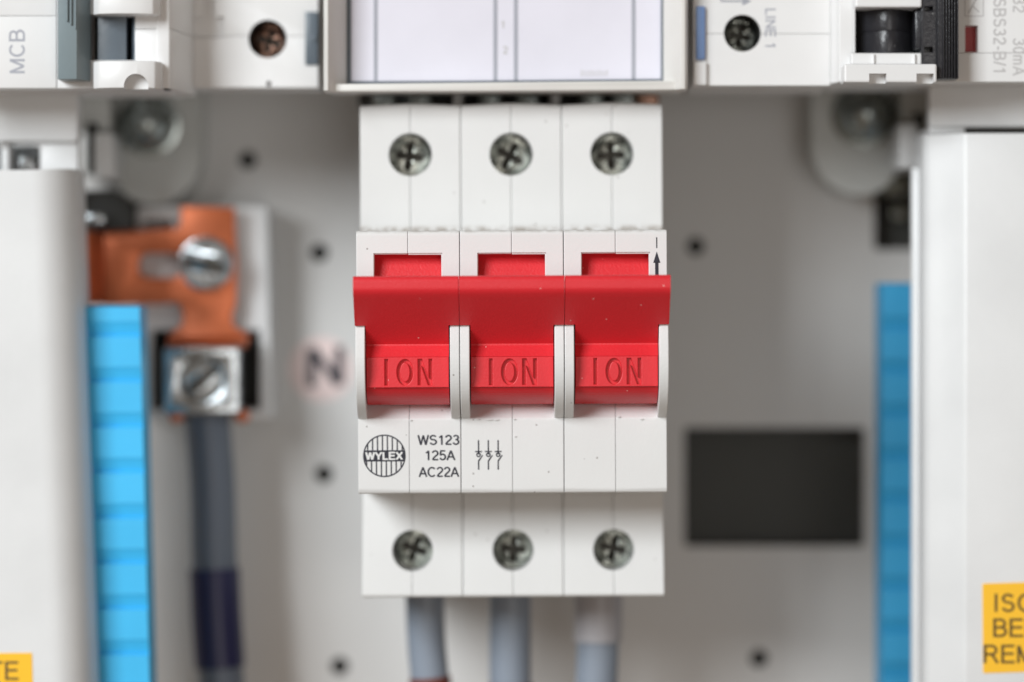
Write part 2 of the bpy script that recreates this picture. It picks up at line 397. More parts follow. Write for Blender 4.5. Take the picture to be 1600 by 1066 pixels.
for s in (-1, 1):                                                       # small lighter step round the window
    hs.append(box(*sorted((s * .06, s * 6.1)), 0.35, 1.6, 15.12 if s < 0 else 15.02, 15.6, 0.08))
    hs.append(box(*sorted((s * 5.8, s * 6.2)), 0.35, 1.6, 3.5, 15.4, 0.08))
hs += halves(lab_prof, 0.10)
hs.append(box(-HW + .05, HW - .05, 17, 61, -26, 19.5))                   # inner body, closes the bay from behind
jx = 5.95
for s in (-1, 1):                                                       # window jambs and the curved side cheeks
    cp = [(0.4, 15.3)] + bez((0.4, 9.0), (-4.9, 6.0), (-5.2, -2.0), 12) + bez((-5.25, -2.8), (-5.2, -10.8), (3.98, -13.45), 26) + [(4.1, -13.46), (17, -13.45), (17, 15.3)]
    a, b = sorted((s * (HW - 1.62), s * HW)); hs.append(prism(cp, a, b, 0.14, 'X'))
bm = merge(hs)
for v in bm.verts:
    k = abs(v.co.x) * 0.045
    if v.co.z > 41: v.co.z -= k
    elif -26.3 < v.co.z < -25.2 and v.co.y < 16: v.co.z += k * 0.4
# module housing, then two copies
ORG = Vector((0, 66, 0))
def place_module(i):
    return (-17.98, 0.0, 17.98)[i]
me_mod = None; mods = []
for i in range(3):
    if i == 0:
        h = obj('module_housing', bm, 'white', sw, origin=(0, 66, 0), smooth=0.5); me_mod = h.data
    else:
        h = mods[0].copy(); col.objects.link(h); h.parent = sw; WO[h] = WO[mods[0]].copy()
    h.location = (place_module(i) * MM, 0, 0); mods.append(h)
for i, h in enumerate(mods):
    WO[h] = Vector((place_module(i), 66, 0))
    rots = ((0.15, 0.5, -0.05), (0.35, 0.1, 0.25))
    x = place_module(i) + (-0.35, -0.25, -0.1)[i]
    screw('terminal_screw', h, x, 22.5, ZT, 3.75, rots[0][i], 'steel')
    screw('terminal_screw', h, place_module(i) + (0.25, .05, .05)[i], 24.0 + (1.5 if i == 0 else 0), ZB, 3.5, rots[1][i], 'steel')

# red levers: one per module, engraved I ON
def letters_I_O_N(sw_=0.58):
    z0, z1 = -7.55, -3.05; t = sw_
    I = rect(-3.95, -3.95 + t, z0, z1)
    cx, cz, rx, rz = -0.45, (z0 + z1) / 2, 1.42, 2.25
    Oo = disc_pts(cx, cz, rx, 32, rz); Oi = disc_pts(cx, cz, rx - t, 32, rz - t)
    a, b = 1.78, 4.25
    N = [(a, z0), (a + t, z0), (a + t, z1 - 1.15), (b - t - .12, z0), (b, z0), (b, z1), (b - t, z1), (b - t, z0 + 1.15), (a + t + .12, z1), (a, z1)]
    return [I, Oo, N], Oi
(hl, Oi) = letters_I_O_N()
DH = 7.14
lev_prof = [(9, 17.5), (4.2, 17.0)] + bez((4.0, 16.5), (2.8, 13.5), (2.0, 9.6), 6) + [(-5.0, 10.1), (-10.2, 11.1)] + bez((-10.4, 11.15), (-11.2, 11.1), (-11.35, 10.2), 6) \
    + [(-11.38, 9.2)] + bez((-11.35, 8.9), (-11.2, 8.3), (-10.6, 7.75), 4) + bez((-10.3, 7.45), (-6.0, 3.6), (-1.5, -0.45), 14) \
    + [(-1.55, -0.75), (-2.7, -2.65), (-2.0, -2.75), (-2.0, -7.85), (-2.2, -8.0)] + bez((-2.1, -8.1), (-0.6, -10.0), (3.4, -11.0), 8) + [(9, -11.0)]
YF = -2.75
body = prism(lev_prof, -8.97, 8.97, 0.0, 'X')
for s in (-1, 1):
    a, b = sorted((s * DH, s * 12))
    body = cut(body, box(a, b, -20, 20, -20, 2.75)); body = cut(body, box(a, b, -4.6, 20, 0, 25))
lev = [body, plate(rect(-DH + .02, DH - .02, -7.95, -2.68), hl, YF, YF + 0.80, 0.12), prism(Oi, YF, YF + 0.81, 0.10)]
lever0 = None
lbm = merge(lev)
for i in range(3):
    if i == 0: lever0 = lv = obj('switch_lever', lbm, 'red', sw, origin=(0, 66, 0), smooth=0.5)
    else:
        lv = lever0.copy(); col.objects.link(lv); lv.parent = sw
    lv.location = (place_module(i) * 1.003 * MM, 0, 0)

# prints on the label face
Yp = 4.0 - 0.03
def SX(px): return X(px, 4.0) + 0.10
cx, cz, R = -22.35, Z(711.5, 4), 3.72
logo = [plate(disc_pts(cx, cz, R, 56), [disc_pts(cx, cz, R - 0.24, 56)], Yp, 4.02)]
bandh = 0.98
halfw = math.sqrt(R * R - bandh * bandh) - 0.05
logo.append(box(cx - halfw - 0.05, cx + halfw + 0.05, Yp - 0.004, 4.02, cz - bandh, cz + bandh))
for k in range(-3, 5):
    xx = (k - 0.5) * 0.86
    h = math.sqrt(max(0.01, (R - .1) ** 2 - xx * xx))
    for s in (-1, 1):
        xo = xx + 0.10 * s
        h = math.sqrt(max(0.01, (R - .1) ** 2 - xo * xo))
        if h > bandh + .2:
            a, b = sorted((cz + s * (bandh - .1), cz + s * h))
            logo.append(box(cx + xo - 0.115, cx + xo + 0.115, Yp + 0.004, 4.02, a, b))
lg = obj('printed_logo', logo, 'ink', sw)
obj('logo_lettering', stroke_text('WYLEX', 1.30, cx, cz, Yp - 0.03, sx=1.24, weight=0.22, depth=0.03, gap=0.10), 'white', lg)
rt = [stroke_text('WS123', 1.72, -12.82, Z(687, 4), 3.97, weight=.155, sx=1.16, gap=.06), stroke_text('125A', 1.72, -12.65, Z(711, 4), 3.97, weight=.155, sx=1.16, gap=.06),
      stroke_text('AC22A', 1.72, -12.82, Z(737, 4), 3.97, weight=.155, sx=1.12, gap=.05)]
obj('printed_rating', rt, 'ink', sw)
dg = []
for k in range(3):
    x = SX(746 + 15.3 * k); zc = Z(711, 4)
    dg.append(box(x - .12, x + .12, Yp, 4.02, zc + 0.1, zc + 2.6))
    dg.append(box(x - .6, x + .6, Yp - .002, 4.02, zc + 0.5, zc + 0.72))
    dg.append(plate(disc_pts(x, zc + 0.05, 0.42, 20), [disc_pts(x, zc + 0.05, 0.2, 20)], Yp - .004, 4.02))
    dg.append(prism([(x - .1, zc - 1.25), (x + .12, zc - 1.1), (x + .8, zc - 0.05), (x + .62, zc + 0.02), (x - .1, zc - 0.95)], Yp - .006, 4.02))
    dg.append(box(x - .12, x + .12, Yp, 4.02, zc - 2.55, zc - 1.15))
obj('printed_diagram', dg, 'ink', sw)
ax = 25.15
ar = [box(ax - .1, ax + .1, -0.03, 0.05, Z(389, 0), Z(372, 0)),
      prism([(ax - .62, Z(412, 0)), (ax + .62, Z(412, 0)), (ax, Z(394, 0))], -0.03, 0.05), box(ax - .3, ax + .3, -0.03, 0.05, Z(440, 0), Z(411.5, 0))]
obj('arrow_mark', ar, 'ink', sw)
# moulding flash along the seams
fl = []
for (px, py, l) in ((642, 640, .5), (641, 656, .5), (801, 640, .4), (803, 655, .5), (804, 682, .35), (745, 655, .8), (764, 656, 1.1), (775, 656, .8), (964, 640, .3), (966, 652, .5), (1002, 656, .6)):
    Y = 4.0 if py > 650 else 6.5
    x, z = X(px, Y), Z(py, Y)
    l *= 1.25; pts = [(x - l * .5, z), (x - l * .2, z - .12), (x + l * .3, z - .07), (x + l * .5, z + .03), (x + l * .1, z + .13), (x - l * .3, z + .1)]
    fl.append(prism(pts, Y - .28, Y + .1, 0.05))
obj('moulding_flash', fl, 'white', sw)

# ------------------------------------------------------------------ cables below the switch
def cable(name, label, ctrl, r, material, group=None, extra=None):
    t = thing(name, ctrl[-1], label, 'cable', group)
    obj('sheath', tube(smooth_path(ctrl), r), material, t)
    for nm, c2, r2, m2 in (extra or []): obj(nm, tube(smooth_path(c2, 12), r2), m2, t)
    return t
YC = 40
def cp(px, py, Y=YC): return (X(px, Y), Y, Z(py, Y))
G = 'grey cables entering the bottom of the main switch'
cable('power_cable', 'grey cable with a brown end sleeve, leaving under the left pole of the switch',
      [cp(664, 890), cp(664, 940), cp(666, 1000), cp(672, 1066), cp(680, 1150)], 3.55, 'cable', G,
      [('brown_sleeve', [cp(671.5, 1058), cp(675, 1100), cp(679.5, 1148)], 3.85, 'brown')])
cable('power_cable', 'plain grey cable under the middle pole of the switch', [cp(797, 890), cp(797, 940), cp(797, 1066), cp(800, 1150)], 3.85, 'cable', G,
      [('brown_sleeve', [cp(797.5, 1069), cp(798, 1100), cp(800, 1148)], 4.1, 'brown')])
cable('power_cable', 'grey cable with a pale wrap at its top under the right pole of the switch',
      [cp(935, 890), cp(934, 1000), cp(932, 1066), cp(930, 1150)], 3.9, 'cable', G, [('pale_wrap', [cp(936, 885), cp(935, 940), cp(934, 1002)], 4.45, 'wrap')])

# terminal block seen in the gap above the switch
tb = thing('busbar_terminal_block', (0, 70, 44), 'dark terminal block with white dividers between the switch top and the circuit chart', 'terminal block')
obj('shroud', [pbox(560, 1024, 95, 166, 45, 64, 0.5)], 'dark', tb)
for px in (715, 868): obj('divider', pbox(px - 7, px + 7, 95, 170, 30, 46, 0.2), 'white2', tb)
for px in (600, 655, 765, 825, 925, 975, 1012):
    obj('clamp_screw', lathe([(0, 38.5), (1.5, 38.6), (2.2, 39.3), (2.2, 46)], X(px, 38), Z(153 + (px % 7) * .6, 38)), 'brassy' if px > 1000 else 'bolt', tb)

# ------------------------------------------------------------------ circuit chart holder at the top centre
ch = thing('circuit_chart', (0, 20, 60), 'white lined circuit chart card in a shallow cream frame above the switch', 'chart holder')
FY = 9.0
zo = 92.0
outer = round_poly([(X(505, FY), Z(143, FY)), (X(1075, FY), Z(140, FY)), (X(1075, FY), zo), (X(505, FY), zo)], [1.0, 1.0, 0, 0])
inner_ = [(X(541, FY), Z(131, FY)), (X(1037, FY), Z(125, FY)), (X(1037, FY), zo - 6), (X(541, FY), zo - 6)]
zl, zr_ = Z(143, FY), Z(140, FY)
fr = [prism([(X(505, 7), 8.0), (X(505, 7) + .4, 7.2), (X(509, 7) + .4, 7.2), (X(541, 13), 13.4), (X(541, 13), 15), (X(505, 7), 15)], zl + .02, zo, 0.1, 'Z'),
      prism([(X(1075, 8), 9.0), (X(1075, 8) - .5, 8.0), (X(1064, 8), 8.0), (X(1062, 8), 8.6), (X(1037, 12), 12.2), (X(1037, 12), 15), (X(1075, 8), 15)], zr_ + .02, zo, 0.1, 'Z'),
      prism(round_poly([(X(507, 9), zl), (X(1073, 9), zr_), (X(1073, 9), Z(125.5, 9)), (X(507, 9), Z(131, 9))], 0.3), 9.6, 15, 0.35),
      prism(rect(X(507, FY) * .985, X(1073, FY) * .985, Z(139, FY), zo), 15.6, 24, 0.3), box(-20, 20, 24, PY - .05, 80, zo)]
obj('frame', fr, 'cream', ch)
cd = obj('card', box(X(540, 14), X(1040, 14), 14.6, 15.2, Z(133, 14.6), zo - 3), 'paper', ch)
ln = [box(X(px, 14.6) - .36, X(px, 14.6) + .36, 14.56, 14.65, Z(129, 14.6), zo - 4) for px in (587, 774, 806, 990)]
ln.append(box(X(545, 14.6), X(1034, 14.6), 14.555, 14.65, Z(129.5, 14.6) , Z(126.5, 14.6)))
obj('ruled_lines', ln, 'greyink', cd)
obj('frame_gap_shade', [box(X(541, 14), X(548, 14), 14.2, 14.55, Z(131, 14.6), zo - 6), box(X(1033, 14), X(1038, 14), 14.2, 14.55, Z(126, 14.6), zo - 6), prism([(X(541, 14), Z(132, 14)), (X(1037, 14), Z(126.5, 14)), (X(1037, 14), Z(123.5, 14)), (X(541, 14), Z(128, 14))], 14.15, 14.5)], 'slate2', cd)  # dark strips paint in the shade of the gap inside the frame
obj('chart_figures', [stroke_text('1', 1.3, X(786, 14), Z(38, 14), 14.57, weight=.2), stroke_text('2', 1.3, X(790, 14), Z(78, 14), 14.57, weight=.2)], 'paleink', cd)
fine = [box(X(908 + 4.4 * k, 14), X(908 + 4.4 * k + 1.6, 14), 14.56, 14.65, Z(119, 14), Z(109 + (k * 7) % 3, 14)) for k in range(10)]
obj('small_print', fine, 'paleink', cd)

# ------------------------------------------------------------------ left circuit breaker (lies on its side)
lb = thing('circuit_breaker', (X(250, 30), 70, 60), 'white breaker lettered MCB with a slate grey toggle, top left', 'circuit breaker', 'circuit breakers lying on their sides along the top')
NY, SY = 9.0, 24.0
zt = 90.0; zb = Z(138, NY); zseam = Z(25, NY); zs2 = Z(57, SY)
xl = X(-110, NY)
hx0, hx1 = X(138, NY), X(244, NY)
win = rect(hx0, hx1, Z(94, NY), Z(22, NY))
hb = []
hb.append(plate([(xl, zb), (X(88, NY), zb), (X(88, NY), zseam - .03), (xl, zseam - .03)], [], NY, NY + 6, 0.15))
hb.append(plate([(xl, zseam + .03), (X(88, NY), zseam + .03), (X(88, NY), zt), (xl, zt)], [], NY, NY + 6, 0.15))
hb.append(plate(rect(X(88.2, NY), X(264, NY), zb, zt), [win], NY + .3, NY + 6, 0.15))
hb.append(box(xl, X(264, NY), NY + 12, 36, zb + .2, zt)); hb.append(box(xl, X(497, SY), 35, PY - .05, 78, zt))
# sloped step down to the terminal shoulder
x1 = X(264, NY); x2 = X(302, SY)
for za, zc in ((zb, zs2 - .04), (zs2 + .04, zt)):
    hb.append(prism([(x1 - 6, NY + .35), (x1, NY + .35), (x1 + .5, NY + 1.2), (x2, SY), (x2, 30), (x1 - 6, 30)], za, zc, 0.1, 'Z'))
zsb = Z(137, SY)
for za, zc in ((zsb, zs2 - .03), (zs2 + .03, zt)):
    b_ = prism(rect(x2 + .02, X(497, SY), za, zc), SY, SY + 6, 0.1)
    for c_ in (prism(disc_pts(X(418, SY), Z(61, SY), 3.45, 40), SY - 3, SY + 9), prism(disc_pts(X(420, SY), Z(131, SY), 0.5, 14), SY - 3, SY + 9),
               box(X(303, SY), X(350, SY), SY - 3, SY + 1.3, Z(60, SY) + .01, Z(26, SY)), box(X(318, SY), X(336, SY), SY - 3, SY + 1.32, Z(30, SY), Z(-20, SY))):
        b_ = cut(b_, c_)
    hb.append(b_)
hb.append(box(x2, X(497, SY), SY + 9, 36, zsb + .1, zt))
# rounded guards above and below the toggle
for (a, b, c, d) in ((143, 247, -25, 22), (143, 250, 95, 138)):
    g = prism([(X(a, 4), 12), (X(a, 4), 6.5), (X(a, 4) + 1.2, 5.0), (X(a, 4) + 4, 4.2), (X(b, 4) - 4, 4.2), (X(b, 4) - 1, 5.2), (X(b, 4), 7), (X(b, 4), 12)], Z(d, 4.5), Z(c, 4.5), 0.3, 'Z')
    if c > 0: g = cut(g, prism(disc_pts(X(212, 4), Z(134, 4), 2.1, 28), 2, 7))
    hb.append(g)
lh = obj('housing', hb, 'white2', lb, smooth=24)
obj('terminal_chamber', lathe([(0, 33.5), (3.4, 33.4), (3.42, 25)], X(418, SY), Z(61, SY)), 'dark', lb)
s_ = screw('terminal_screw', lb, X(418, SY), 29.0, Z(61, SY), 3.2, 0.3, 'brassy')
tg = [prism(round_poly([(9.5, Z(96, 9)), (9.5, Z(20, 9)), (16, Z(20, 9)), (16, Z(96, 9))], 0.2), X(153, 10), X(198, 10), 0.15, 'X'),
      prism([(X(203, 10), 12), (X(209, 10), 9.8), (X(215, 10), 9.6), (X(238, 10), 12.2), (X(243, 10), 15), (X(203, 10), 16)], Z(96, 10), Z(20, 10), 0.12, 'Z')]
obj('toggle', tg, 'slate2', lb)
obj('toggle_cavity', box(hx0 + .05, hx1 - .05, 16.2, 17.5, Z(97, NY), Z(19, NY)), 'dark', lb)
sl = [prism([(X(91, 5), 9.2), (X(91, 5), 4.4), (X(93, 5), 4.0), (X(121, 5), 4.0), (X(124, 5), 4.6), (X(137, 5), 9.0), (X(137, 5), 10.0), (X(91, 5), 10.0)], Z(124, 4), zt, 0.15, 'Z')]
for px in (104, 110, 117): sl.append(box(X(px, 4), X(px + 2.5, 4), 3.5, 4.1, Z(34 + (px - 104) * .9, 4), zt, 0.08))
obj('slider', sl, 'slate', lb)
obj('clip', [box(X(477, SY), X(497, SY), SY - .6, SY + 3, Z(102, SY), Z(19, SY), 0.2), box(X(489, SY), X(495, SY), SY - 1.0, SY, Z(64, SY), Z(56, SY), .1)], 'slate2', lb)
obj('printed_text', stroke_text('MCB', 2.75, X(26.5, NY), Z(80, NY), NY - .02, rot=math.pi / 2, sx=1.12, weight=0.13), 'greyink', lb)

# ------------------------------------------------------------------ right circuit breaker
rb = thing('circuit_breaker', (X(1350, 30), 70, 60), 'white breaker lettered LINE 1 with a black toggle and ribbed black bar', 'circuit breaker', 'circuit breakers lying on their sides along the top')
SY2 = 13.0
zb2 = Z(128, NY); zsb2 = Z(134, SY2); zs = Z(53, SY2); zsn = Z(83, NY)
xr = X(1720, NY); x3 = X(1297, SY2); x4 = X(1312, NY)
hb = []
c1 = disc_pts(X(1160, SY2), Z(52, SY2), 3.28, 40)
for za, zc in ((zsb2, zs - .025), (zs + .025, zt)):
    b_ = prism(rect(X(1083, SY2), x3, za, zc), SY2, SY2 + 6, 0.10)
    b_ = cut(b_, prism(c1, SY2 - 3, SY2 + 9)); hb.append(b_)
hb.append(box(X(1083, SY2), X(1104, SY2), SY2 - 1.0, SY2 + .5, zsb2, Z(97, SY2), 0.3))
hb.append(box(X(1083, SY2), x3, SY2 + 12, 36, zsb2 + .1, zt)); hb.append(box(X(1083, SY2), xr, 35, PY - .05, 78, zt))
hb.append(prism([(x3 - .01, SY2 + .3), (x3 + 1, NY + 2), (x4, NY + .2), (x4 + 2.3, NY + .2), (x4 + 2.3, 26), (x3 - .01, 26)], zb2, zt, 0.12, 'Z'))
cav = rect(X(1336, NY), X(1472, NY), Z(83, NY), Z(10, NY))
redw = rect(X(1508, NY), X(1528, NY), Z(82, NY), Z(40, NY))
for za, zc in ((zb2, zsn - .025), (zsn + .025, zt)):
    b_ = prism(rect(x4 + 2.32, xr, za, zc), NY, NY + 6, 0.08)
    if zc > 20 and za > zb2 + 1:
        b_ = cut(b_, prism(rect(X(1336, NY), X(1472, NY), Z(90, NY), Z(10, NY)), 0, 30)); b_ = cut(b_, prism(rect(X(1508, NY), X(1528, NY), Z(82, NY), Z(40, NY)), 0, 30))
    hb.append(b_)
hb.append(box(x4, xr, 19, 36, zb2 + .2, zt))
# stepped guards round the toggle
hb.append(box(X(1336, 6), X(1440, 6), 5.5, 12, Z(12, 6), zt, 0.35))
hb.append(box(X(1330, 6), X(1440, 6), 6.0, 12, Z(101, 6), Z(83, 6), 0.25))
for px in (1364, 1428): hb.append(box(X(px, 5), X(px + 3, 5), 5.5, 6.2, Z(100, 5), Z(84, 5), 0.1))
g = box(X(1319, 3), X(1464, 3), 3.0, 10, Z(129, 3), Z(100, 3), 0.35)
for px in (1358, 1432): g = cut(g, box(X(px, 3), X(px + 27, 3), 0, 5.5, Z(140, 3), Z(115, 3)))
hb.append(g)
obj('housing', hb, 'white2', rb, smooth=8)
obj('terminal_chamber', lathe([(0, 24.9), (3.2, 24.8), (3.25, 14)], X(1160, SY2), Z(52, SY2)), 'dark', rb)
screw('terminal_screw', rb, X(1159, SY2), 19.0, Z(52, SY2), 3.05, 0.2, 'steel')
dr = []
n = 9
pr = [(X(1345, 10), 14)] + [(X(1345 + 85 * (k / n), 10), 12.5 - 4.2 * math.sin(math.pi * k / n)) for k in range(n + 1)] + [(X(1430, 10), 14)]
for za, zc in ((Z(84, 9), Z(48.5, 9)), (Z(48, 9), Z(9, 9))): dr.append(prism(pr, za, zc, 0.06, 'Z'))
obj('toggle', dr, 'black', rb, smooth=40)
obj('toggle_cavity', box(X(1334, NY), X(1474, NY), 15.2, 16.2, Z(92, NY), Z(8, NY)), 'dark', rb)
rbk = [box(X(1430, 7), X(1464, 7), 7.0, 12, Z(76, 7), Z(16, 7), 0.3), box(X(1438, 7), X(1478, 7), 6.0, 14, Z(118, 7), zt, 0.3)]
rbk[1] = cut(rbk[1], box(X(1444, 6), X(1458, 6), 3, 9, Z(82, 6), Z(73, 6))); rbk[1] = cut(rbk[1], box(X(1444, 6), X(1458, 6), 3, 9, Z(18, 6), Z(10, 6)))
rbk.append(box(X(1466, 4), X(1498, 4), 4.6, 12, Z(123, 4), zt, 0.1))
for k in range(6): rbk.append(box(X(1473 + k * 4.4, 4), X(1475.4 + k * 4.4, 4), 3.7, 4.8, Z(122.5, 4), zt, 0.15))
obj('ribbed_bar', rbk, 'black', rb)
obj('indicator_flag', box(X(1507, NY), X(1529, NY), NY + 2.6, NY + 4, Z(83, NY), Z(39, NY)), 'flag', rb)
obj('clip', box(X(1087, 14), X(1101, 14), SY2 - .9, SY2 + 1, Z(95, 15), Z(12, 15), 0.25), 'clip', rb)
tx = [stroke_text('LINE 1', 1.85, X(1204, SY2), Z(45, SY2), SY2 - .03, rot=-math.pi / 2, sx=1.05, weight=.15),
      box(X(1126, SY2), X(1163, SY2), SY2 - .04, SY2 + .02, Z(3.4, SY2), Z(0.6, SY2)), prism([(X(1160, SY2), Z(-5, SY2)), (X(1174, SY2), Z(2, SY2)), (X(1160, SY2), Z(9, SY2))], SY2 - .045, SY2 + .02),
      box(X(1125, SY2), X(1128, SY2), SY2 - .042, SY2 + .02, Z(1, SY2), Z(-14, SY2))]
obj('printed_text', tx, 'greyink', rb)
tx = [stroke_text('SBS32-B/1', 2.2, X(1562, NY), Z(57, NY), NY - .03, rot=-math.pi / 2, sx=1.0, weight=.14), stroke_text('30mA', 2.1, X(1592, NY), Z(89, NY), NY - .03, rot=-math.pi / 2, weight=.14),
      stroke_text('32', 2.1, X(1592, NY), Z(8, NY), NY - .03, rot=-math.pi / 2, weight=.14),
      plate(rect(X(1507, NY), X(1537, NY), Z(26, NY), Z(-12, NY)), [rect(X(1508.5, NY), X(1535.5, NY), Z(24.7, NY), Z(-10.5, NY))], NY - .04, NY + .02),
      prism([(X(1512, NY), Z(20, NY)), (X(1514, NY), Z(21.5, NY)), (X(1527, NY), Z(-2, NY)), (X(1525, NY), Z(-3, NY))], NY - .045, NY + .02),
      prism([(X(1519, NY), Z(10, NY)), (X(1529, NY), Z(20, NY)), (X(1530.5, NY), Z(18.5, NY)), (X(1520, NY), Z(8, NY))], NY - .05, NY + .02)]
obj('printed_rating', tx, 'paleink', rb)

# ------------------------------------------------------------------ side covers
def cover_left():
    t = thing('side_cover', (X(60, 30), 60, 0), 'white pan cover along the left edge, its lit face turning into a shaded rounded side', 'cover', 'long white side covers')
    Y0 = 17.0
    def e(py): return X(129 + (py - 265) * 0.036, 30)         # leaning right edge
    secs = []
    bm = bmesh.new(); rings = []
    for zz, py in ((Z(266, Y0), 266), (Z(1180, Y0), 1180)):
        xe = e(py)
        prof = [(xl - 10, Y0), (xe - 7.5, Y0)] + [(xe - 7.5 + 7.5 * math.sin(a), Y0 + 9 * (1 - math.cos(a))) for a in [math.radians(10 * k) for k in range(1, 10)]] + [(xe, 33), (xe - 1.2, 33), (xe - 1.2, 28), (xe - 8, 19.5), (xl - 10, 19.5)]
        rings.append([bm.verts.new((x, y, zz - (0.0 if py > 900 else 0.0) + (0.5 * max(0, (x - (xe - 8)) / 8) if py < 900 else 0))) for x, y in prof])
    n = len(rings[0])
    for k in range(n): bm.faces.new((rings[0][k], rings[1][k], rings[1][(k + 1) % n], rings[0][(k + 1) % n]))
    bm.faces.new(rings[0]); bm.faces.new(rings[1][::-1])
    bmesh.ops.recalc_face_normals(bm, faces=bm.faces)
    obj('panel', bm, 'cover', t, smooth=40)
    lab = obj('warning_label', prism(round_poly([(X(-120, Y0), Z(1022, Y0)), (X(50, Y0), Z(1020, Y0)), (X(53, Y0), Z(1158, Y0)), (X(-117, Y0), Z(1160, Y0))], 0.3), Y0 - 0.12, Y0 + .01), 'yellow', t)
    ly = Y0 - .14
    obj('lettering', [stroke_text('ISOLATE', 3.25, X(30, Y0), Z(1048, Y0), ly, sx=1.12, align='RIGHT', weight=0.14), stroke_text('BEFORE', 3.25, X(30, Y0), Z(1090, Y0), ly, sx=1.12, align='RIGHT', weight=.14),
                      stroke_text('REMOVING', 3.25, X(42, Y0), Z(1132, Y0), ly, sx=1.12, align='RIGHT', weight=.14)], 'labelink', lab)
cover_left()
def cover_right():
    t = thing('side_cover', (X(1540, 30), 60, 0), 'white pan cover along the right edge, its left side catching the light', 'cover', 'long white side covers')
    Y0 = 17.0
    z0, z1 = Z(1180, Y0), Z(208, Y0)
    xe = X(1449, Y0)
    prof = [(xr + 8, Y0)] + [(X(1512, Y0), Y0)] + [(X(1508, Y0), Y0 + .1), (X(1500, Y0), Y0 + .9), (X(1490, Y0), Y0 + 2.0), (X(1470, Y0), Y0 + 3.6), (xe + .8, Y0 + 4.6), (xe, Y0 + 6)] + [(xe, 38), (xe + 1.2, 38), (xe + 1.2, 26), (xr + 8, 20)]
    obj('panel', prism(prof, z0, z1, 0.25, 'Z'), 'cover', t, smooth=40)
    lip = prism([(X(1425, 32), 32), (X(1446, 32), 31), (X(1452, 32), 36), (X(1425, 32), 34)], z0, Z(262, 32), 0.4, 'Z')
    obj('side_lip', lip, 'cover', t)
    lab = obj('warning_label', prism(round_poly([(X(1536, Y0), Z(1052, Y0)), (X(1535, Y0), Z(912, Y0)), (X(1706, Y0), Z(907, Y0)), (X(1708, Y0), Z(1047, Y0))], 0.3), Y0 - 0.12, Y0 + .01), 'yellow', t)
    ly = Y0 - .14
    tl = stroke_text('ISOLATE', 3.25, X(1553, Y0), Z(942, Y0), ly, sx=1.12, align='LEFT', weight=.14)
    obj('lettering', [tl, stroke_text('BEFORE', 3.25, X(1552, Y0), Z(981, Y0), ly, sx=1.12, align='LEFT', weight=.14), stroke_text('REMOVING', 3.25, X(1537, Y0), Z(1022, Y0), ly, sx=1.12, align='LEFT', weight=.14)], 'labelink', lab)
cover_right()

# beams below the breakers
t = thing('support_rail', (X(60, 35), 60, Z(190, 35)), 'shaded white rail below the MCB breaker, a zinc terminal under it', 'rail')
obj('beam', [pbox(-90, 122, 128, 222, 27, 33, 0.8), pbox(62, 122, 221, 290, 29, 33, 0.5), pbox(2, 14, 221, 285, 30, 40, 0.4)], 'cover', t)
obj('terminal', [pbox(16, 60, 226, 290, 36, 50, 0.8), pbox(-40, 0, 226, 290, 37, 50, .8)], 'zinc', t)
obj('terminal_screw', lathe([(0, 34), (1.6, 34.3), (2.3, 36), (2.3, 37)], X(38, 34), Z(258, 34)), 'zinc', t)
t = thing('support_rail', (X(1540, 35), 60, Z(170, 35)), 'shaded white rail below the SBS32-B/1 breaker with a black slit under it', 'rail')
obj('beam', [pbox(1452, 1740, 118, 199, 23, 28, 0.7), pbox(1452, 1508, 198, 210, 24, 50, .3)], 'cover', t)
obj('slit_dark_block', pbox(1500, 1740, 199, 214, 28, 40), 'dark', t)  # dark block that makes the black slit

# ------------------------------------------------------------------ brackets with bolts
def bracket(mirror, label):
    cxp = 233 if not mirror else 1348
    cyp = 196 if not mirror else 181
    s = -1 if not mirror else 1
    BY = 62.0
    t = thing('mounting_bracket', (X(cxp, 66), PY, Z(cyp, 66)), label, 'bracket', 'steel brackets bolted to the plate')
    c = (X(cxp - s * 0, BY), Z(cyp, BY))
    # lobe outline (written for the right bracket, mirrored for the left one)
    def q(dx, dy): return (c[0] + s * dx * (D0 + BY) / F0, c[1] - dy * (D0 + BY) / F0)
    o_ = [q(-80, -90), q(-80, 40)] + [q(-4 - 76 * math.cos(math.radians(t_)), 44 + 80 * math.sin(math.radians(t_))) for t_ in range(10, 95, 8)] + [q(18, 121), q(34, 112), q(48, 96), q(58, 84), q(74, 79), q(100, 78), q(100, -90)]
    obj('lobe', prism(o_, BY, PY - .03, 0.0), 'bracket', t)
    tabx = (cxp + s * 58, cxp + s * 86)
    a, b = min(tabx), max(tabx)
    obj('tab', pbox(a, b, cyp + 22 * (1 if mirror else 1) - 10, cyp + 82, 44, 61.8, 0.4), 'cover', t)
    obj('arm', [pbox(min(cxp + s * 62, cxp + s * 130), max(cxp + s * 62, cxp + s * 130), 100, cyp + 8, 50, 61.8, 0.5)], 'bracket', t)
    obj('slot_dark_block', pbox(min(cxp + s * 82, cxp + s * 97), max(cxp + s * 82, cxp + s * 97), cyp - 4, cyp + 75, 47, 49.9, .3), 'dark', t)  # dark block set before the arm to make the black slot
    prof = [(0, 52.6), (1.2, 52.8), (2.4, 53.2), (3.6, 54.2), (4.6, 56.0), (5.0, 58.0), (5.1, 61), (5.1, 61.9)]
    bt = obj('bolt', lathe(prof, c[0], c[1]), 'bolt', t)
    obj('washer', lathe([(5.0, 60.6), (6.0, 60.8), (6.1, 61.9)], c[0], c[1]), 'bolt', bt)
bracket(False, 'rounded grey bracket with a dark bolt, between the MCB breaker and the copper link')
bracket(True, 'rounded grey bracket with a dark bolt, above the black cut-out beside the right cover')
t = thing('cable_lug', (X(1405, 70), 84, Z(290, 70)), 'dull brown lug half hidden below the right bracket in the plate opening', 'lug')
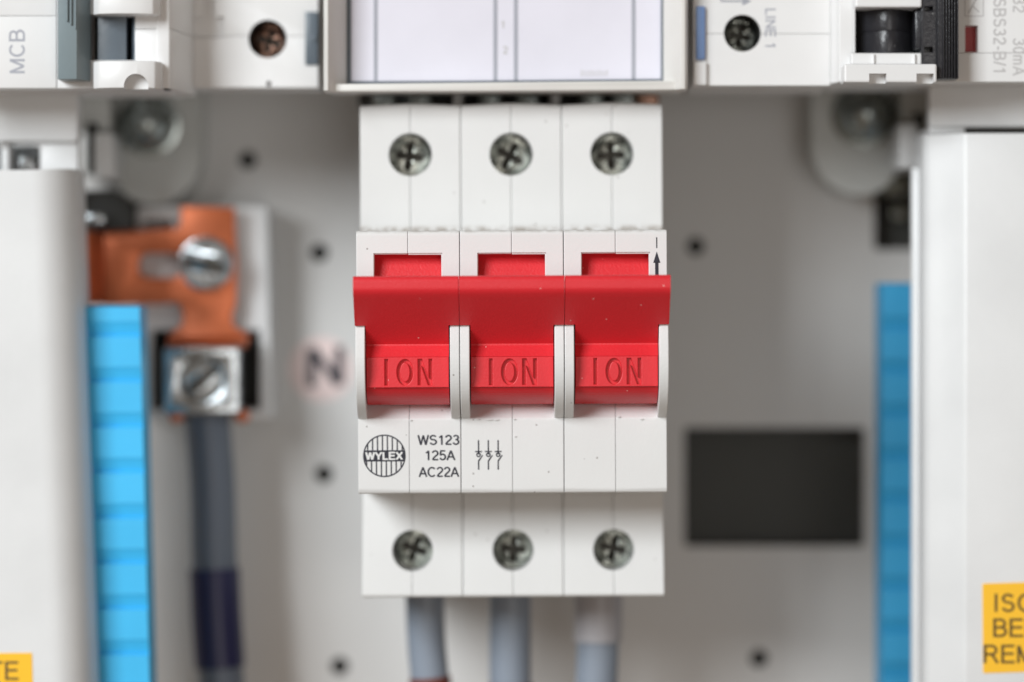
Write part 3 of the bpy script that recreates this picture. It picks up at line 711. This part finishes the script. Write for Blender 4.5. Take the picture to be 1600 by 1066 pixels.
obj('lug_plate', [prism(disc_pts(X(1402, 72), Z(285, 72), 2.6, 24), 78, 82, .4), prism(disc_pts(X(1412, 72), Z(330, 72), 1.5, 24), 79, 82, .3)], 'steel', t)

# ------------------------------------------------------------------ neutral link
nt_ = thing('neutral_link', (X(320, 66), PY, Z(490, 66)), 'copper link screwed to a white insulating base beside the blue strip', 'terminal')
IY = 62.0
base = round_poly([(X(216, IY), Z(655, IY)), (X(424, IY), Z(655, IY)), (X(417, IY), Z(322, IY)), (X(214, IY), Z(322, IY))], 0.8)
pk1 = prect(238, 406, 516, 640, IY)
obj('insulating_base', [plate(base, [pk1, prect(222, 270, 345, 362, IY)], IY, PY - 2.0, 0.4), prism(base, PY - 2.0, PY - .03)], 'cover', nt_)
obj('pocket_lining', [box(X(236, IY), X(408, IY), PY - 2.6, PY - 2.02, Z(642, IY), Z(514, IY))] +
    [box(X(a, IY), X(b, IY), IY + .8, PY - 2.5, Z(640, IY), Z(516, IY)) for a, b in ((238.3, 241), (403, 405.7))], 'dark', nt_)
KY = 57.0
cop = [(X(282, KY), Z(322, KY)), (X(366, KY), Z(324, KY)), (X(370, KY), Z(420, KY)), (X(368, KY), Z(478, KY)), (X(362, KY), Z(492, KY)), (X(364, KY), Z(508, KY)), (X(388, KY), Z(524, KY)), (X(392, KY), Z(530, KY)),
       (X(262, KY), Z(530, KY)), (X(264, KY), Z(522, KY)), (X(284, KY), Z(508, KY)), (X(286, KY), Z(490, KY)), (X(280, KY), Z(474, KY)), (X(162, KY), Z(478, KY)), (X(160, KY), Z(362, KY)), (X(276, KY), Z(357, KY)), (X(282, KY), Z(350, KY))]
slot = round_poly(prect(216, 285, 396, 434, KY), 2.2)
obj('copper_strap', [plate(cop, [slot], KY, KY + 3, 0.35),
     prism([(X(163, KY), KY), (X(163, KY), KY + 3), (X(140, KY) - .0, KY + 2.0), (X(136, KY), KY - 5), (X(143, KY), KY - 6)], Z(477, KY), Z(362, KY), 0.4, 'Z'),
     prism([(KY - .2, Z(526, KY)), (KY + 2, Z(528, KY)), (KY - 3, Z(545, KY)), (KY - 5, Z(541, KY))], X(264, KY), X(388, KY), 0.3, 'X')], 'copper', nt_)
obj('copper_tail', [prism(disc_pts(X(276, KY), Z(650, KY), 1.3, 16), KY - 2, KY + 4, .3), prism(disc_pts(X(378, KY), Z(650, KY), 1.3, 16), KY - 2, KY + 4, .3)], 'copper', nt_)
sc_ = screw('link_screw', nt_, X(320, 50), 53.0, Z(412, 53), 4.7, 0.2, 'zinc', 'slot')
for v in sc_.data.vertices:
    q = (v.co.x ** 2 + v.co.z ** 2) / (0.0047 ** 2)
    if v.co.y < 0.002: v.co.y -= 0.0018 * (1 - q)
obj('link_washer', lathe([(4.5, 54.0), (5.1, 54.2), (5.1, 57)], X(320, 52), Z(412, 53)), 'zinc', nt_)
CY = 48.0
cage = plate(round_poly(prect(256, 374, 541, 648, CY), 0.9), [disc_pts(X(314, CY), Z(594, CY), 4.0, 36)], CY, CY + 3, 0.5)
cg = obj('cage_clamp', [cage, pbox(256, 268, 543, 646, CY + 3, 62, .4), pbox(356, 374, 543, 646, CY + 3, 62, .4), pbox(262, 370, 545, 560, CY + 3, 60, .3)], 'zinc', nt_)
screw('clamp_screw', cg, X(314, CY), CY + 2.2, Z(594, CY), 3.85, -0.55, 'zinc', 'slot')
# black holder above the link
t = thing('busbar_holder', (X(170, 55), PY, Z(330, 55)), 'black moulded holder above the left end of the copper link', 'holder')
obj('body', prism(round_poly([(X(120, 54), Z(362, 54)), (X(206, 54), Z(358, 54)), (X(206, 54), Z(325, 54)), (X(180, 54), Z(296, 54)), (X(120, 54), Z(298, 54))], 0.8), 54, PY - .05, 0.5), 'dark', t)
obj('pin', prism(rect(X(128, 50), X(163, 50), Z(350, 50), Z(333, 50)), 50, 53.9, 0.5), 'zinc', t)

# neutral cable
NC = 56
def np_(px, py, Y=NC): return (X(px, Y), Y, Z(py, Y))
cable('neutral_cable', 'dark grey cable with a navy blue sleeve hanging from the copper link',
      [np_(322, 630), np_(326, 680), np_(332, 760), np_(335, 880), np_(341, 1000), np_(346, 1066), np_(352, 1160)], 4.35, 'cable2', None,
      [('navy_sleeve', [np_(335, 888), np_(338, 960), np_(343.5, 1042)], 4.85, 'navy')])

# N sticker
t = thing('neutral_sticker', (X(502, PY), PY, Z(577, PY)), 'round pale pink sticker lettered N on the grey plate', 'sticker')
obj('disc', prism(disc_pts(X(502, PY), Z(577, PY), 6.3, 40), PY - 0.15, PY - .02), 'pink', t)
obj('lettering', stroke_text('N', 7.9, X(510, PY), Z(573, PY), PY - .2, weight=0.19, sx=1.15), 'ink', t)

# ------------------------------------------------------------------ blue busbar shrouds
def blue_strip(label, Y, xa_top, xb_top, xa_bot, xb_bot, ytop, ybot, period, first, material):
    t = thing('busbar_shroud', (X((xa_bot + xb_bot) / 2, Y), Y + 20, Z(ybot, Y)), label, 'shroud', 'blue ribbed strips down the sides')
    prof = [(Y + 12, Z(ybot, Y)), (Y + 12, Z(ytop, Y)), (Y + .6, Z(ytop, Y))]
    y = ytop
    a = first
    prof.append((Y, Z(ytop + 2, Y)))
    while a < ybot - period:
        prof += [(Y, Z(a, Y)), (Y + .25, Z(a + .5, Y)), (Y + 1.0, Z(a + 23, Y)), (Y + .02, Z(a + 23.6, Y))]
        a += period
    prof.append((Y, Z(ybot, Y)))
    bm = prism(prof, 0, 1, 0.0, 'X')
    za, zb_ = Z(ytop, Y), Z(ybot, Y)
    for v in bm.verts:
        k = (za - v.co.z) / (za - zb_)
        x0 = X(xa_top, Y) * (1 - k) + X(xa_bot, Y) * k; x1_ = X(xb_top, Y) * (1 - k) + X(xb_bot, Y) * k
        v.co.x = x0 if v.co.x < .5 else x1_
    obj('ribbed_strip', bm, material, t)
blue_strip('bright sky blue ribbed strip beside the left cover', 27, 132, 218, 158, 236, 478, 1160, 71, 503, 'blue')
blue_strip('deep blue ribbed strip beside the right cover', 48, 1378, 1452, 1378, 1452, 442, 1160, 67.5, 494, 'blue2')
